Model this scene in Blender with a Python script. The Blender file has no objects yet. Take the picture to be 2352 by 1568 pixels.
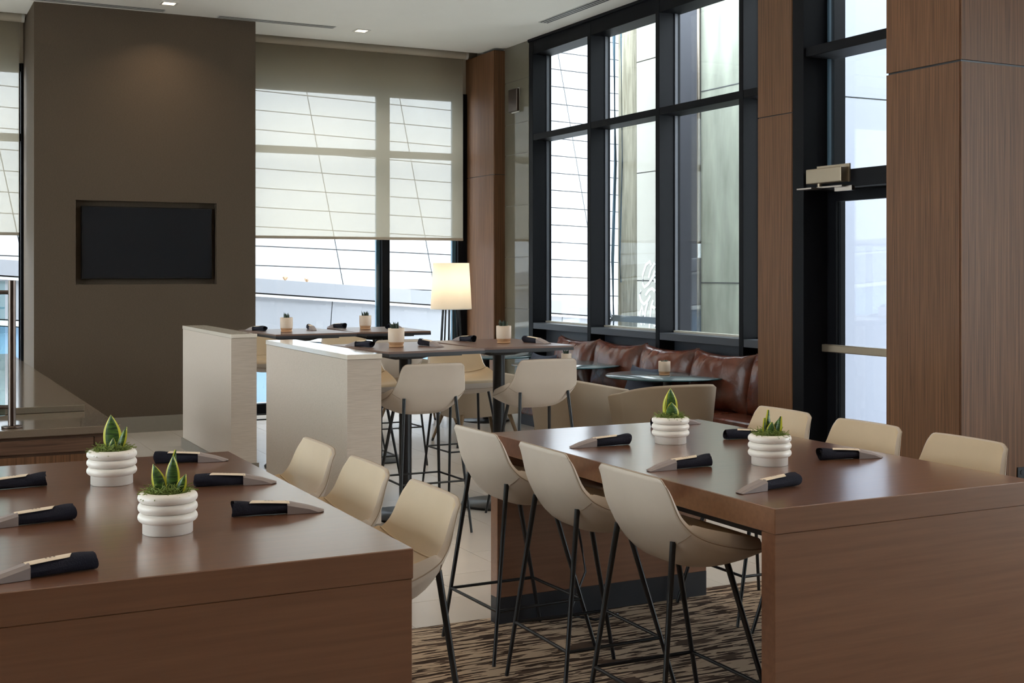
import bpy, bmesh, math, random
from mathutils import Vector, Matrix
R = math.radians
rnd = random.Random(7)
scene = bpy.context.scene
col = scene.collection

# ------------------------------------------------------------------ camera
FPX, YAW, EYE = 2859.4, 26.746, 1.693
cam = bpy.data.cameras.new('camera')
cam.sensor_width = 36.0
cam.lens = 36.0 * FPX / 2352.0
cam.shift_y = -162.0 / 2352.0
cam.clip_end = 300
camo = bpy.data.objects.new('camera', cam)
camo.location = (0, 0, EYE)
camo.rotation_euler = (R(90), 0, R(-YAW))
col.objects.link(camo)
scene.camera = camo

# ------------------------------------------------------------------ world, sun, exposure
w = bpy.data.worlds.new('overcast_sky')
scene.world = w
w.use_nodes = True
bg = w.node_tree.nodes['Background']
bg.inputs[0].default_value = (0.90, 0.93, 1.0, 1)
bg.inputs[1].default_value = 8.3
sun = bpy.data.lights.new('sun', 'SUN')
sun.energy = 1.0
sun.angle = R(8)
sun.color = (1.0, 0.96, 0.9)
suno = bpy.data.objects.new('sun', sun)
suno.rotation_euler = (R(38), 0, R(-14))
col.objects.link(suno)
vs = scene.view_settings
vs.view_transform = 'Standard'
vs.look = 'None'
vs.gamma = 1.0
vs.use_curve_mapping = False
vs.exposure = 0.1
DOWNLIGHT_W = 5.5
WARM = (1.0, 0.78, 0.55)

# ------------------------------------------------------------------ materials
MATS = {}
def new_mat(name):
    m = bpy.data.materials.new(name)
    m.use_nodes = True
    MATS[name] = m
    nt = m.node_tree
    return m, nt, nt.nodes, nt.links, nt.nodes['Principled BSDF']

def srgb(r, g, b):
    f = lambda c: (c / 255 / 12.92) if c / 255 <= 0.04045 else ((c / 255 + 0.055) / 1.055) ** 2.4
    return (f(r), f(g), f(b), 1)

def plain(name, c, rough=0.5, metal=0.0, noise=0.06, scale=30, spec=0.5, coat=0.0, bump=0.0, bscale=None):
    m, nt, N, L, b = new_mat(name)
    tc = N.new('ShaderNodeTexCoord')
    nz = N.new('ShaderNodeTexNoise'); nz.inputs['Scale'].default_value = scale; nz.inputs['Detail'].default_value = 3
    L.new(tc.outputs['Object'], nz.inputs['Vector'])
    mx = N.new('ShaderNodeMix'); mx.data_type = 'RGBA'
    mx.inputs[6].default_value = tuple(x * (1 - noise) for x in c[:3]) + (1,)
    mx.inputs[7].default_value = tuple(min(1, x * (1 + noise)) for x in c[:3]) + (1,)
    L.new(nz.outputs['Fac'], mx.inputs[0])
    L.new(mx.outputs[2], b.inputs['Base Color'])
    b.inputs['Roughness'].default_value = rough
    b.inputs['Metallic'].default_value = metal
    b.inputs['Specular IOR Level'].default_value = spec
    b.inputs['Coat Weight'].default_value = coat
    b.inputs['Coat Roughness'].default_value = 0.15
    if bump:
        n2 = N.new('ShaderNodeTexNoise'); n2.inputs['Scale'].default_value = bscale or scale; n2.inputs['Detail'].default_value = 4
        L.new(tc.outputs['Object'], n2.inputs['Vector'])
        bp = N.new('ShaderNodeBump'); bp.inputs['Strength'].default_value = bump; bp.inputs['Distance'].default_value = 0.01
        L.new(n2.outputs['Fac'], bp.inputs['Height']); L.new(bp.outputs['Normal'], b.inputs['Normal'])
    return m

def streak(name, c1, c2, stretch, rough=0.5, spec=0.5, coat=0.0, lo=0.35, hi=0.65, detail=5, bump=0.0, dist=0.0, coatr=0.15, world=True):
    """colour streaks: noise on stretched world coordinates (grain, weave, lines)"""
    m, nt, N, L, b = new_mat(name)
    if world:
        ge = N.new('ShaderNodeNewGeometry'); src = ge.outputs['Position']
    else:
        ge = N.new('ShaderNodeTexCoord'); src = ge.outputs['Object']
    mp = N.new('ShaderNodeMapping'); mp.inputs['Scale'].default_value = stretch
    L.new(src, mp.inputs['Vector'])
    nz = N.new('ShaderNodeTexNoise'); nz.inputs['Scale'].default_value = 1; nz.inputs['Detail'].default_value = detail
    nz.inputs['Distortion'].default_value = dist
    L.new(mp.outputs[0], nz.inputs['Vector'])
    cr = N.new('ShaderNodeValToRGB')
    cr.color_ramp.elements[0].position = lo; cr.color_ramp.elements[0].color = c1
    cr.color_ramp.elements[1].position = hi; cr.color_ramp.elements[1].color = c2
    L.new(nz.outputs['Fac'], cr.inputs[0]); L.new(cr.outputs[0], b.inputs['Base Color'])
    b.inputs['Roughness'].default_value = rough
    b.inputs['Specular IOR Level'].default_value = spec
    b.inputs['Coat Weight'].default_value = coat
    b.inputs['Coat Roughness'].default_value = coatr
    if bump:
        bp = N.new('ShaderNodeBump'); bp.inputs['Strength'].default_value = bump; bp.inputs['Distance'].default_value = 0.004
        L.new(nz.outputs['Fac'], bp.inputs['Height']); L.new(bp.outputs['Normal'], b.inputs['Normal'])
    return m

def glass_mat(name, tint=(0.93, 0.97, 0.96), ior=1.5, boost=1.0):
    m, nt, N, L, b = new_mat(name)
    N.remove(b)
    tr = N.new('ShaderNodeBsdfTransparent'); tr.inputs[0].default_value = tint + (1,)
    gl = N.new('ShaderNodeBsdfGlossy'); gl.inputs['Roughness'].default_value = 0.0
    gl.inputs[0].default_value = (0.95, 0.97, 1, 1)
    lw = N.new('ShaderNodeLayerWeight'); lw.inputs['Blend'].default_value = 0.5
    pw = N.new('ShaderNodeMath'); pw.operation = 'POWER'; pw.inputs[1].default_value = 5.0
    L.new(lw.outputs['Facing'], pw.inputs[0])
    fr = N.new('ShaderNodeMath'); fr.operation = 'MULTIPLY_ADD'; fr.inputs[1].default_value = 0.96; fr.inputs[2].default_value = 0.04
    L.new(pw.outputs[0], fr.inputs[0])
    mul = N.new('ShaderNodeMath'); mul.operation = 'MULTIPLY'; mul.inputs[1].default_value = boost; mul.use_clamp = True
    mx = N.new('ShaderNodeMixShader')
    L.new(fr.outputs[0], mul.inputs[0]); L.new(mul.outputs[0], mx.inputs[0])
    L.new(tr.outputs[0], mx.inputs[1]); L.new(gl.outputs[0], mx.inputs[2])
    L.new(mx.outputs[0], N['Material Output'].inputs[0])
    return m

def fabric_sheer(name, c, transp, transl):
    m, nt, N, L, b = new_mat(name)
    N.remove(b)
    ge = N.new('ShaderNodeNewGeometry')
    mp = N.new('ShaderNodeMapping'); mp.inputs['Scale'].default_value = (420, 420, 420)
    L.new(ge.outputs['Position'], mp.inputs[0])
    nz = N.new('ShaderNodeTexNoise'); nz.inputs['Scale'].default_value = 1; nz.inputs['Detail'].default_value = 1
    L.new(mp.outputs[0], nz.inputs['Vector'])
    mxc = N.new('ShaderNodeMix'); mxc.data_type = 'RGBA'
    mxc.inputs[6].default_value = tuple(x * .92 for x in c[:3]) + (1,); mxc.inputs[7].default_value = c
    L.new(nz.outputs['Fac'], mxc.inputs[0])
    tr = N.new('ShaderNodeBsdfTransparent'); tr.inputs[0].default_value = (1, 0.99, 0.95, 1)
    tl = N.new('ShaderNodeBsdfTranslucent'); L.new(mxc.outputs[2], tl.inputs[0])
    df = N.new('ShaderNodeBsdfDiffuse'); L.new(mxc.outputs[2], df.inputs[0])
    m1 = N.new('ShaderNodeMixShader'); m1.inputs[0].default_value = transl
    L.new(df.outputs[0], m1.inputs[1]); L.new(tl.outputs[0], m1.inputs[2])
    m2 = N.new('ShaderNodeMixShader'); m2.inputs[0].default_value = transp
    L.new(m1.outputs[0], m2.inputs[1]); L.new(tr.outputs[0], m2.inputs[2])
    L.new(m2.outputs[0], N['Material Output'].inputs[0])
    return m

def emit(name, c, s):
    m, nt, N, L, b = new_mat(name)
    b.inputs['Base Color'].default_value = c
    b.inputs['Emission Color'].default_value = c
    b.inputs['Emission Strength'].default_value = s
    return m

plain('ceiling_paint', srgb(240, 238, 232), 0.9, noise=0.02, scale=3)
plain('wall_paint', srgb(176, 164, 146), 0.9, noise=0.03, scale=4)
streak('wall_fabric', srgb(75, 64, 52), srgb(96, 82, 68), (70, 70, 700), 0.85, 0.25, lo=0.3, hi=0.7, bump=0.25)
streak('grasscloth', srgb(178, 164, 150), srgb(214, 201, 188), (9, 60, 560), 0.8, 0.25, lo=0.2, hi=0.8, bump=0.2)
streak('walnut_panel', srgb(82, 55, 35), srgb(119, 84, 58), (95, 95, 1.6), 0.5, 0.3, lo=0.3, hi=0.68, dist=0.6)
streak('walnut_cabinet', srgb(74, 52, 40), srgb(112, 84, 66), (3, 60, 90), 0.45, 0.4, lo=0.3, hi=0.68, dist=0.8)
streak('table_veneer', srgb(113, 73, 51), srgb(126, 84, 60), (2.5, 60, 60), 0.3, 0.5, coat=1.0, lo=0.3, hi=0.7, coatr=0.17)
MATS['table_veneer'].node_tree.nodes['Principled BSDF'].inputs['Coat IOR'].default_value = 1.8
plain('kick_black', srgb(30, 31, 36), 0.4, noise=0.1)
plain('black_metal', srgb(22, 23, 26), 0.38, 0.0, noise=0.1)
plain('frame_dark', srgb(17, 18, 22), 0.5, 0.0, noise=0.1, spec=0.1)
plain('frame_grey', srgb(62, 65, 73), 0.5, noise=0.05)
plain('stool_leather', srgb(201, 187, 172), 0.5, noise=0.03, scale=14, spec=0.4, bump=0.05, bscale=220)
plain('stool_inner', srgb(198, 174, 142), 0.46, noise=0.04, scale=10, spec=0.45, bump=0.05, bscale=220)
plain('stitch', srgb(160, 142, 122), 0.7)
plain('tub_fabric', srgb(158, 142, 124), 0.85, noise=0.05, scale=260, spec=0.2, bump=0.1, bscale=500)
plain('oak_leg', srgb(120, 98, 72), 0.5, noise=0.12, scale=12)
plain('ceramic_white', srgb(243, 236, 227), 0.32, noise=0.01, scale=5, spec=0.5)
plain('pot_glaze', srgb(214, 192, 170), 0.45, noise=0.03, scale=60)
plain('pot_terracotta', srgb(196, 152, 112), 0.7, noise=0.06, scale=60)
plain('succulent', srgb(40, 58, 40), 0.5, noise=0.2, scale=40)
plain('leaf_margin', srgb(206, 206, 64), 0.42, noise=0.1, scale=60)
streak('leaf_green', srgb(28, 58, 26), srgb(86, 122, 52), (30, 30, 170), 0.4, 0.5, lo=0.36, hi=0.68, dist=0.5)
plain('moss', srgb(124, 142, 68), 0.8, noise=0.4, scale=90)
plain('soil', srgb(48, 40, 28), 0.95, noise=0.3, scale=80)
plain('napkin_cloth', srgb(37, 38, 50), 0.85, noise=0.2, scale=40, spec=0.2, bump=0.3, bscale=300)
plain('sleeve_paper', srgb(150, 138, 136), 0.7, noise=0.03)
plain('band_paper', srgb(232, 214, 192), 0.7, noise=0.02)
plain('print_ink', srgb(128, 116, 106), 0.8)
plain('counter_stone', srgb(120, 106, 92), 0.09, noise=0.1, scale=160, spec=0.6)
plain('cap_stone', srgb(224, 214, 200), 0.09, noise=0.05, scale=220, spec=0.5)
plain('tile_base', srgb(132, 124, 112), 0.4, noise=0.05, scale=30)
plain('stone_wall', srgb(104, 99, 86), 0.05, noise=0.05, scale=6, spec=0.6)
plain('floor_tile', srgb(194, 184, 175), 0.24, noise=0.05, scale=3, spec=0.5)
plain('grout', srgb(150, 142, 134), 0.8)
plain('brushed_steel', srgb(150, 140, 132), 0.32, 1.0, noise=0.08, scale=50)
plain('dark_steel', srgb(104, 92, 86), 0.3, 1.0, noise=0.08, scale=50)
plain('satin_bronze', srgb(150, 136, 118), 0.4, 0.85, noise=0.05)
plain('tv_black', srgb(30, 32, 36), 0.22, noise=0.02, spec=0.4)
plain('tv_bezel', srgb(10, 10, 12), 0.35)
plain('vent_dark', srgb(14, 14, 15), 0.6)
plain('vent_white', srgb(205, 203, 198), 0.6)
plain('table_laminate', srgb(112, 84, 70), 0.3, noise=0.06, scale=20, spec=0.5)
plain('table_edge', srgb(34, 34, 38), 0.45)
plain('blue_glass_top', srgb(96, 108, 112), 0.12, noise=0.04, spec=0.6)
plain('glass_edge', srgb(40, 78, 84), 0.1)
plain('navy_pillow', srgb(72, 76, 88), 0.9, noise=0.2, scale=240, spec=0.1, bump=0.4, bscale=420)
plain('shade_bracket', srgb(190, 186, 176), 0.4)
plain('white_plastic', srgb(215, 212, 206), 0.5)
plain('outlet_black', srgb(24, 26, 30), 0.4)
plain('ext_white', srgb(156, 158, 163), 0.7, noise=0.02, scale=2)
plain('ext_joint', srgb(78, 80, 84), 0.8)
plain('ext_metal', srgb(132, 134, 142), 0.45, noise=0.06, scale=1.5)
plain('ext_ledge', srgb(226, 228, 230), 0.6)
plain('ext_blue', srgb(122, 148, 176), 0.3, noise=0.05, scale=2)
plain('ext_ground', srgb(214, 211, 206), 0.9, noise=0.06, scale=2)
plain('ext_panel', srgb(114, 118, 132), 0.6, noise=0.02, scale=1)
plain('ext_panel_warm', srgb(152, 151, 144), 0.7, noise=0.03, scale=2)
plain('ext_dark', srgb(52, 54, 64), 0.5, noise=0.1)
plain('graffiti_paint', srgb(205, 210, 210), 0.6)
streak('pole_wood', srgb(128, 124, 110), srgb(176, 172, 156), (26, 26, 1.6), 0.9, 0.1, lo=0.3, hi=0.7, bump=0.5, dist=1.0)
plain('cable_blue', srgb(70, 96, 112), 0.6)
plain('dry_plant', srgb(170, 140, 110), 0.9)
glass_mat('window_glass')
glass_mat('guard_glass', tint=(0.80, 0.92, 0.92), boost=1.2)
fabric_sheer('blind_cloth', srgb(174, 163, 143), 0.30, 0.64)
fabric_sheer('lamp_cloth', srgb(245, 232, 212), 0.0, 0.6)
emit('downlight_lens', (1.0, 0.82, 0.58, 1), 6.0)
emit('reflection_glow', srgb(150, 146, 138), 0.04)  # faint emission meant for the stone reflection plate

def leather():
    m, nt, N, L, b = new_mat('brown_leather')
    tc = N.new('ShaderNodeTexCoord')
    nz = N.new('ShaderNodeTexNoise'); nz.inputs['Scale'].default_value = 5; nz.inputs['Detail'].default_value = 6
    L.new(tc.outputs['Object'], nz.inputs['Vector'])
    cr = N.new('ShaderNodeValToRGB')
    cr.color_ramp.elements[0].position = 0.3; cr.color_ramp.elements[0].color = srgb(72, 34, 24)
    cr.color_ramp.elements[1].position = 0.75; cr.color_ramp.elements[1].color = srgb(116, 62, 44)
    L.new(nz.outputs['Fac'], cr.inputs[0]); L.new(cr.outputs[0], b.inputs['Base Color'])
    b.inputs['Roughness'].default_value = 0.27
    b.inputs['Specular IOR Level'].default_value = 0.6
    bp = N.new('ShaderNodeBump'); bp.inputs['Strength'].default_value = 0.25; bp.inputs['Distance'].default_value = 0.02
    n2 = N.new('ShaderNodeTexNoise'); n2.inputs['Scale'].default_value = 9; n2.inputs['Detail'].default_value = 3; n2.inputs['Distortion'].default_value = 1.2
    L.new(tc.outputs['Object'], n2.inputs['Vector']); L.new(n2.outputs['Fac'], bp.inputs['Height']); L.new(bp.outputs['Normal'], b.inputs['Normal'])
leather()

def concrete():
    m, nt, N, L, b = new_mat('concrete')
    ge = N.new('ShaderNodeNewGeometry')
    mp = N.new('ShaderNodeMapping'); mp.inputs['Scale'].default_value = (3, 3, 0.7)
    L.new(ge.outputs['Position'], mp.inputs[0])
    nz = N.new('ShaderNodeTexNoise'); nz.inputs['Scale'].default_value = 1.6; nz.inputs['Detail'].default_value = 8
    L.new(mp.outputs[0], nz.inputs['Vector'])
    cr = N.new('ShaderNodeValToRGB')
    cr.color_ramp.elements[0].position = 0.3; cr.color_ramp.elements[0].color = srgb(142, 146, 136)
    cr.color_ramp.elements[1].position = 0.7; cr.color_ramp.elements[1].color = srgb(176, 180, 168)
    L.new(nz.outputs['Fac'], cr.inputs[0]); L.new(cr.outputs[0], b.inputs['Base Color'])
    b.inputs['Roughness'].default_value = 0.9
concrete()

def carpet_mat():
    m, nt, N, L, b = new_mat('carpet_pile')
    ge = N.new('ShaderNodeNewGeometry')
    mp = N.new('ShaderNodeMapping'); mp.inputs['Scale'].default_value = (5.0, 50, 1)
    L.new(ge.outputs['Position'], mp.inputs[0])
    n1 = N.new('ShaderNodeTexNoise'); n1.inputs['Scale'].default_value = 1; n1.inputs['Detail'].default_value = 2.5; n1.inputs['Distortion'].default_value = 0.35
    L.new(mp.outputs[0], n1.inputs['Vector'])
    mp2 = N.new('ShaderNodeMapping'); mp2.inputs['Scale'].default_value = (3.4, 15, 1); mp2.inputs['Location'].default_value = (7, 3, 0)
    L.new(ge.outputs['Position'], mp2.inputs[0])
    n2 = N.new('ShaderNodeTexNoise'); n2.inputs['Scale'].default_value = 1; n2.inputs['Detail'].default_value = 2; n2.inputs['Distortion'].default_value = 0.3
    L.new(mp2.outputs[0], n2.inputs['Vector'])
    c1 = N.new('ShaderNodeValToRGB'); c1.color_ramp.interpolation = 'CONSTANT'
    c1.color_ramp.elements[0].position = 0; c1.color_ramp.elements[0].color = srgb(62, 48, 40)
    c1.color_ramp.elements[1].position = 0.475; c1.color_ramp.elements[1].color = srgb(180, 158, 136)
    L.new(n1.outputs['Fac'], c1.inputs[0])
    c2 = N.new('ShaderNodeValToRGB'); c2.color_ramp.interpolation = 'CONSTANT'
    c2.color_ramp.elements[0].position = 0; c2.color_ramp.elements[0].color = (0, 0, 0, 1)
    c2.color_ramp.elements[1].position = 0.6; c2.color_ramp.elements[1].color = (1, 1, 1, 1)
    L.new(n2.outputs['Fac'], c2.inputs[0])
    mx = N.new('ShaderNodeMix'); mx.data_type = 'RGBA'
    L.new(c2.outputs[0], mx.inputs[0]); L.new(c1.outputs[0], mx.inputs[6]); mx.inputs[7].default_value = srgb(84, 68, 58)
    L.new(mx.outputs[2], b.inputs['Base Color'])
    b.inputs['Roughness'].default_value = 0.95
    b.inputs['Specular IOR Level'].default_value = 0.1
    n3 = N.new('ShaderNodeTexNoise'); n3.inputs['Scale'].default_value = 500
    L.new(ge.outputs['Position'], n3.inputs['Vector'])
    bp = N.new('ShaderNodeBump'); bp.inputs['Strength'].default_value = 0.4; bp.inputs['Distance'].default_value = 0.004
    L.new(n3.outputs['Fac'], bp.inputs['Height']); L.new(bp.outputs['Normal'], b.inputs['Normal'])
carpet_mat()

# ------------------------------------------------------------------ mesh helpers
class MB:
    def __init__(s):
        s.v = []; s.f = []; s.mi = []; s.sm = []
    def add(s, verts, faces, mi=0, smooth=False):
        o = len(s.v)
        s.v += [tuple(p) for p in verts]
        for f in faces:
            s.f.append([i + o for i in f]); s.mi.append(mi); s.sm.append(smooth)
        return s
    def box(s, a, b, mi=0, bev=0.0):
        (x0, y0, z0), (x1, y1, z1) = a, b
        x0, x1 = min(x0, x1), max(x0, x1); y0, y1 = min(y0, y1), max(y0, y1); z0, z1 = min(z0, z1), max(z0, z1)
        if bev <= 0:
            vs = [(x0, y0, z0), (x1, y0, z0), (x1, y1, z0), (x0, y1, z0), (x0, y0, z1), (x1, y0, z1), (x1, y1, z1), (x0, y1, z1)]
            return s.add(vs, [(0, 3, 2, 1), (4, 5, 6, 7), (0, 1, 5, 4), (1, 2, 6, 5), (2, 3, 7, 6), (3, 0, 4, 7)], mi)
        bm = bmesh.new(); bmesh.ops.create_cube(bm, size=1)
        for v in bm.verts:
            v.co = Vector((x0 + (v.co.x + .5) * (x1 - x0), y0 + (v.co.y + .5) * (y1 - y0), z0 + (v.co.z + .5) * (z1 - z0)))
        bmesh.ops.bevel(bm, geom=list(bm.edges), offset=bev, segments=2 if bev > .004 else 1, profile=0.5, affect='EDGES')
        bm.verts.index_update()
        vs = [v.co[:] for v in bm.verts]; fs = [[v.index for v in f.verts] for f in bm.faces]
        bm.free()
        return s.add(vs, fs, mi, False)
    def tube(s, pts, r, n=8, mi=0, smooth=True, caps=True, r2=None):
        pts = [Vector(p) for p in pts]
        rings = []
        up = Vector((0, 0, 1))
        for i, p in enumerate(pts):
            d = (pts[min(i + 1, len(pts) - 1)] - pts[max(i - 1, 0)]).normalized()
            a = up.cross(d)
            if a.length < 1e-4: a = Vector((1, 0, 0))
            a.normalize(); b_ = d.cross(a)
            if isinstance(r, (list, tuple)): rr = r[i]
            elif r2 is not None: rr = r + (r2 - r) * i / (len(pts) - 1)
            else: rr = r
            rings.append([p + (a * math.cos(t) + b_ * math.sin(t)) * rr for t in [2 * math.pi * k / n for k in range(n)]])
        vs = [q for rg in rings for q in rg]
        fs = []
        for i in range(len(pts) - 1):
            for k in range(n):
                fs.append((i * n + k, i * n + (k + 1) % n, (i + 1) * n + (k + 1) % n, (i + 1) * n + k))
        s.add(vs, fs, mi, smooth)
        if caps:
            s.add(rings[0], [list(range(n))[::-1]], mi); s.add(rings[-1], [list(range(n))], mi)
        return s
    def lathe(s, prof, n=32, mi=0, c=(0, 0, 0), smooth=True):
        vs = []
        for (r, z) in prof:
            for k in range(n):
                t = 2 * math.pi * k / n
                vs.append((c[0] + r * math.cos(t), c[1] + r * math.sin(t), c[2] + z))
        fs = []
        for i in range(len(prof) - 1):
            for k in range(n):
                fs.append((i * n + k, i * n + (k + 1) % n, (i + 1) * n + (k + 1) % n, (i + 1) * n + k))
        return s.add(vs, fs, mi, smooth)
    def grid(s, pts, mi=0, smooth=True, flip=False):
        nr, nc = len(pts), len(pts[0])
        vs = [p for row in pts for p in row]
        fs = []
        for i in range(nr - 1):
            for j in range(nc - 1):
                q = (i * nc + j, i * nc + j + 1, (i + 1) * nc + j + 1, (i + 1) * nc + j)
                fs.append(q[::-1] if flip else q)
        return s.add(vs, fs, mi, smooth)
    def prism(s, poly, z0, z1, mi=0):
        n = len(poly)
        vs = [(x, y, z0) for x, y in poly] + [(x, y, z1) for x, y in poly]
        fs = [list(range(n))[::-1], list(range(n, 2 * n))] + [(i, (i + 1) % n, n + (i + 1) % n, n + i) for i in range(n)]
        return s.add(vs, fs, mi)
    def mesh(s, name, mats):
        me = bpy.data.meshes.new(name)
        me.from_pydata(s.v, [], s.f)
        for m in ([mats] if isinstance(mats, str) else mats): me.materials.append(MATS[m])
        me.polygons.foreach_set('material_index', s.mi)
        me.polygons.foreach_set('use_smooth', s.sm)
        me.update()
        return me
    def build(s, name, mats, parent=None, fix=False):
        me = s.mesh(name, mats)
        if fix:
            bm = bmesh.new(); bm.from_mesh(me)
            bmesh.ops.remove_doubles(bm, verts=bm.verts, dist=1e-5)
            bmesh.ops.recalc_face_normals(bm, faces=bm.faces); bm.to_mesh(me); bm.free()
        return link(name, me, parent)

def link(name, me, parent=None):
    o = bpy.data.objects.new(name, me); col.objects.link(o)
    if parent is not None: o.parent = parent
    return o
def tag(o, label=None, cat=None, group=None, kind=None):
    if label: o['label'] = label
    if cat: o['category'] = cat
    if group: o['group'] = group
    if kind: o['kind'] = kind
    return o
def empty(name, loc=(0, 0, 0), rz=0):
    o = bpy.data.objects.new(name, None); o.empty_display_size = 0.1
    o.location = loc; o.rotation_euler = (0, 0, rz); col.objects.link(o); return o
def bx(name, a, b, mat, parent=None, bev=0.0):
    return MB().box(a, b, 0, bev).build(name, mat, parent)
KIDS = {}
def copy_tree(o, loc, rz, label):
    r = o.copy(); col.objects.link(r); r.location = loc; r.rotation_euler = (0, 0, rz)
    r['label'] = label
    def rec(src, dst):
        for ch in list(src.children):
            if ch.name not in col.objects: continue
            c = ch.copy(); col.objects.link(c); c.parent = dst
            rec(ch, c)
    rec(o, r)
    return r
def struct(o): o['kind'] = 'structure'; return o

CEIL = 4.42
# ================================================================== SETTING
# ---- floor with tiles
fl = struct(MB().box((-7, -7, -0.06), (9.6, 5.9, -0.004)).box((-7, 5.9, -0.06), (7.05, 14.65, -0.004)).build('floor', 'grout'))
tile_me = MB().box((0, 0, -0.004), (0.447, 0.897, 0.0), 0, 0.0).mesh('tile', 'floor_tile')
ncol = 0
for i in range(-2, 16):
    for j in range(0, 11):
        y = 5.45 + j * 0.9 - (0.45 if i % 2 else 0)
        x = i * 0.45
        y0 = y; 
        if y0 + 0.897 > 14.5: continue
        t = link('tile', tile_me, fl); t.location = (x, y0, 0.0 if y0 >= 5.45 else 0.0)
# near part of the floor outside the tile field
bx('tile_border', (7.2, 5.45, -0.004), (9.5, 5.87, 0.0), 'floor_tile', fl)
# ---- carpet
cp = bx('carpet', (-2.0, -3.0, 0.0), (9.0, 5.45, 0.008), 'carpet_pile')
tag(cp, 'brown and beige streaked carpet under the two wooden communal tables', 'carpet')

# ---- ceiling
ce = struct(MB().box((-7, -7, CEIL), (9.62, 6.0, CEIL + 0.3)).box((-7, 6.0, CEIL), (7.06, 14.13, CEIL + 0.3)).build('ceiling', 'ceiling_paint'))
bx('pocket', (-7, 14.12, CEIL + 0.12), (7.06, 14.7, CEIL + 0.3), 'ceiling_paint', ce)

# ---- walls out of view
struct(MB().box((-7.2, -7, 0), (-7, 2.2, CEIL)).box((-7.2, 10.0, 0), (-7, 14.7, CEIL)).box((-7.2, 2.2, 0), (-7, 10.0, .4)).box((-7.2, 2.2, 4.1), (-7, 10.0, CEIL)).build('wall_left', 'wall_paint'))
w5 = struct(empty('window_5', (-7.2, 0, 0)))
for y in (2.2, 4.8, 7.4, 9.93):
    bx('mullion', (0, y, .4), (.15, y + .07, 4.1), 'frame_dark', w5)
bx('transom', (0, 2.2, 2.9), (.14, 10, 2.97), 'frame_dark', w5)
bx('pane', (.06, 2.2, .4), (.068, 10, 4.1), 'window_glass', w5)
struct(bx('wall_front', (-7, -7.2, 0), (9.6, -7, CEIL), 'walnut_panel'))

# ---- back (television) wall with recess
TX0, TX1, TY = 1.35, 3.625, 13.43
NX0, NX1, NZ0, NZ1, ND = 1.752, 3.201, 1.552, 2.422, 0.13
m = MB()
m.box((TX0, TY, 0), (NX0, TY + ND, CEIL)); m.box((NX1, TY, 0), (TX1, TY + ND, CEIL))
m.box((NX0, TY, 0), (NX1, TY + ND, NZ0)); m.box((NX0, TY, NZ1), (NX1, TY + ND, CEIL))
m.box((TX0, TY + ND, 0), (TX1, 14.6, CEIL))
wb = struct(m.build('wall_back', 'wall_fabric'))
bb = struct(bx('baseboard_back', (TX0 - 0.0, TY - 0.015, 0), (TX1 + 0.0, TY, 0.165), 'tile_base'))
# bulkhead over the back windows
struct(bx('wall_bulkhead', (-7, 14.52, 3.92), (6.96, 14.7, CEIL + 0.12), 'wall_paint'))

# television
tv = empty('television', (2.49, TY + 0.1, 1.609)); tag(tv, 'black flat television set into the brown fabric wall', 'television')
tv_w, tv_h = 1.348 / 2, 0.756
bx('casing', (-tv_w, -0.05, 0), (tv_w, 0.0, tv_h), 'tv_bezel', tv, 0.003)
bx('screen', (-tv_w + .012, -0.0545, .014), (tv_w - .012, -0.0495, tv_h - .012), 'tv_black', tv)
bx('bracket', (-.2, 0.0, .2), (.2, 0.03, .5), 'tv_bezel', tv)

# ---- wood clad pieces of the right wall
def wood_block(name, a, b, splits, gap=0.008, kind='structure'):
    """dark core with veneer panels between the z splits"""
    (x0, y0, z0), (x1, y1, z1) = a, b
    core = bx(name, (x0 + .012, y0 + .012, z0), (x1 - .012, y1 - .012, z1), 'kick_black'); struct(core)
    zs = [z0] + splits + [z1]
    for i in range(len(zs) - 1):
        za, zb = zs[i] + (gap / 2 if i else 0.0), zs[i + 1] - gap / 2
        bx('panel', (x0, y0 + .012, za), (x0 + .014, y1 - .004, zb), 'walnut_panel', core)
        bx('panel', (x0 + .006, y0, za), (x1 - .002, y0 + .014, zb), 'walnut_panel', core)
    return core
wood_block('wall_corner_column', (6.655, 13.69, 0), (6.9, 14.55, 4.395), [2.874])
wood_block('wall_pier', (6.2, 7.534, 0), (6.50, 7.962, CEIL), [2.905])
struct(bx('wall_return', (6.49, 7.925, 0), (6.97, 7.955, CEIL), 'frame_dark'))
wood_block('wall_right', (6.2, 5.868, 0), (9.6, 6.541, CEIL), [3.053], gap=0.014)

# ---- polished stone strip between the corner column and the window
sw = struct(bx('wall_stone', (6.815, 13.05, 0), (7.06, 14.62, CEIL + .13), 'grout'))
z = 0.0
for zz in (0.62, 1.24, 1.86, 2.48, 3.1, 3.47, 3.985, CEIL):
    bx('stone_panel', (6.80, 13.052, z + .002), (6.816, 13.688, zz - .002), 'stone_wall', sw)
    z = zz
# plate standing in for a reflection in the polished stone
sc_ = empty('reflection_plate', (6.80, 13.383, 3.60)); tag(sc_, 'small rectangular plate imitating a reflection in the polished stone strip', 'reflection plate')
bx('backplate', (-0.012, -0.10, 0.0), (0, 0.10, 0.29), 'white_plastic', sc_)
bx('front_plate', (-0.05, -0.11, 0.01), (-0.012, 0.11, 0.28), 'dark_steel', sc_, 0.004)

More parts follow.
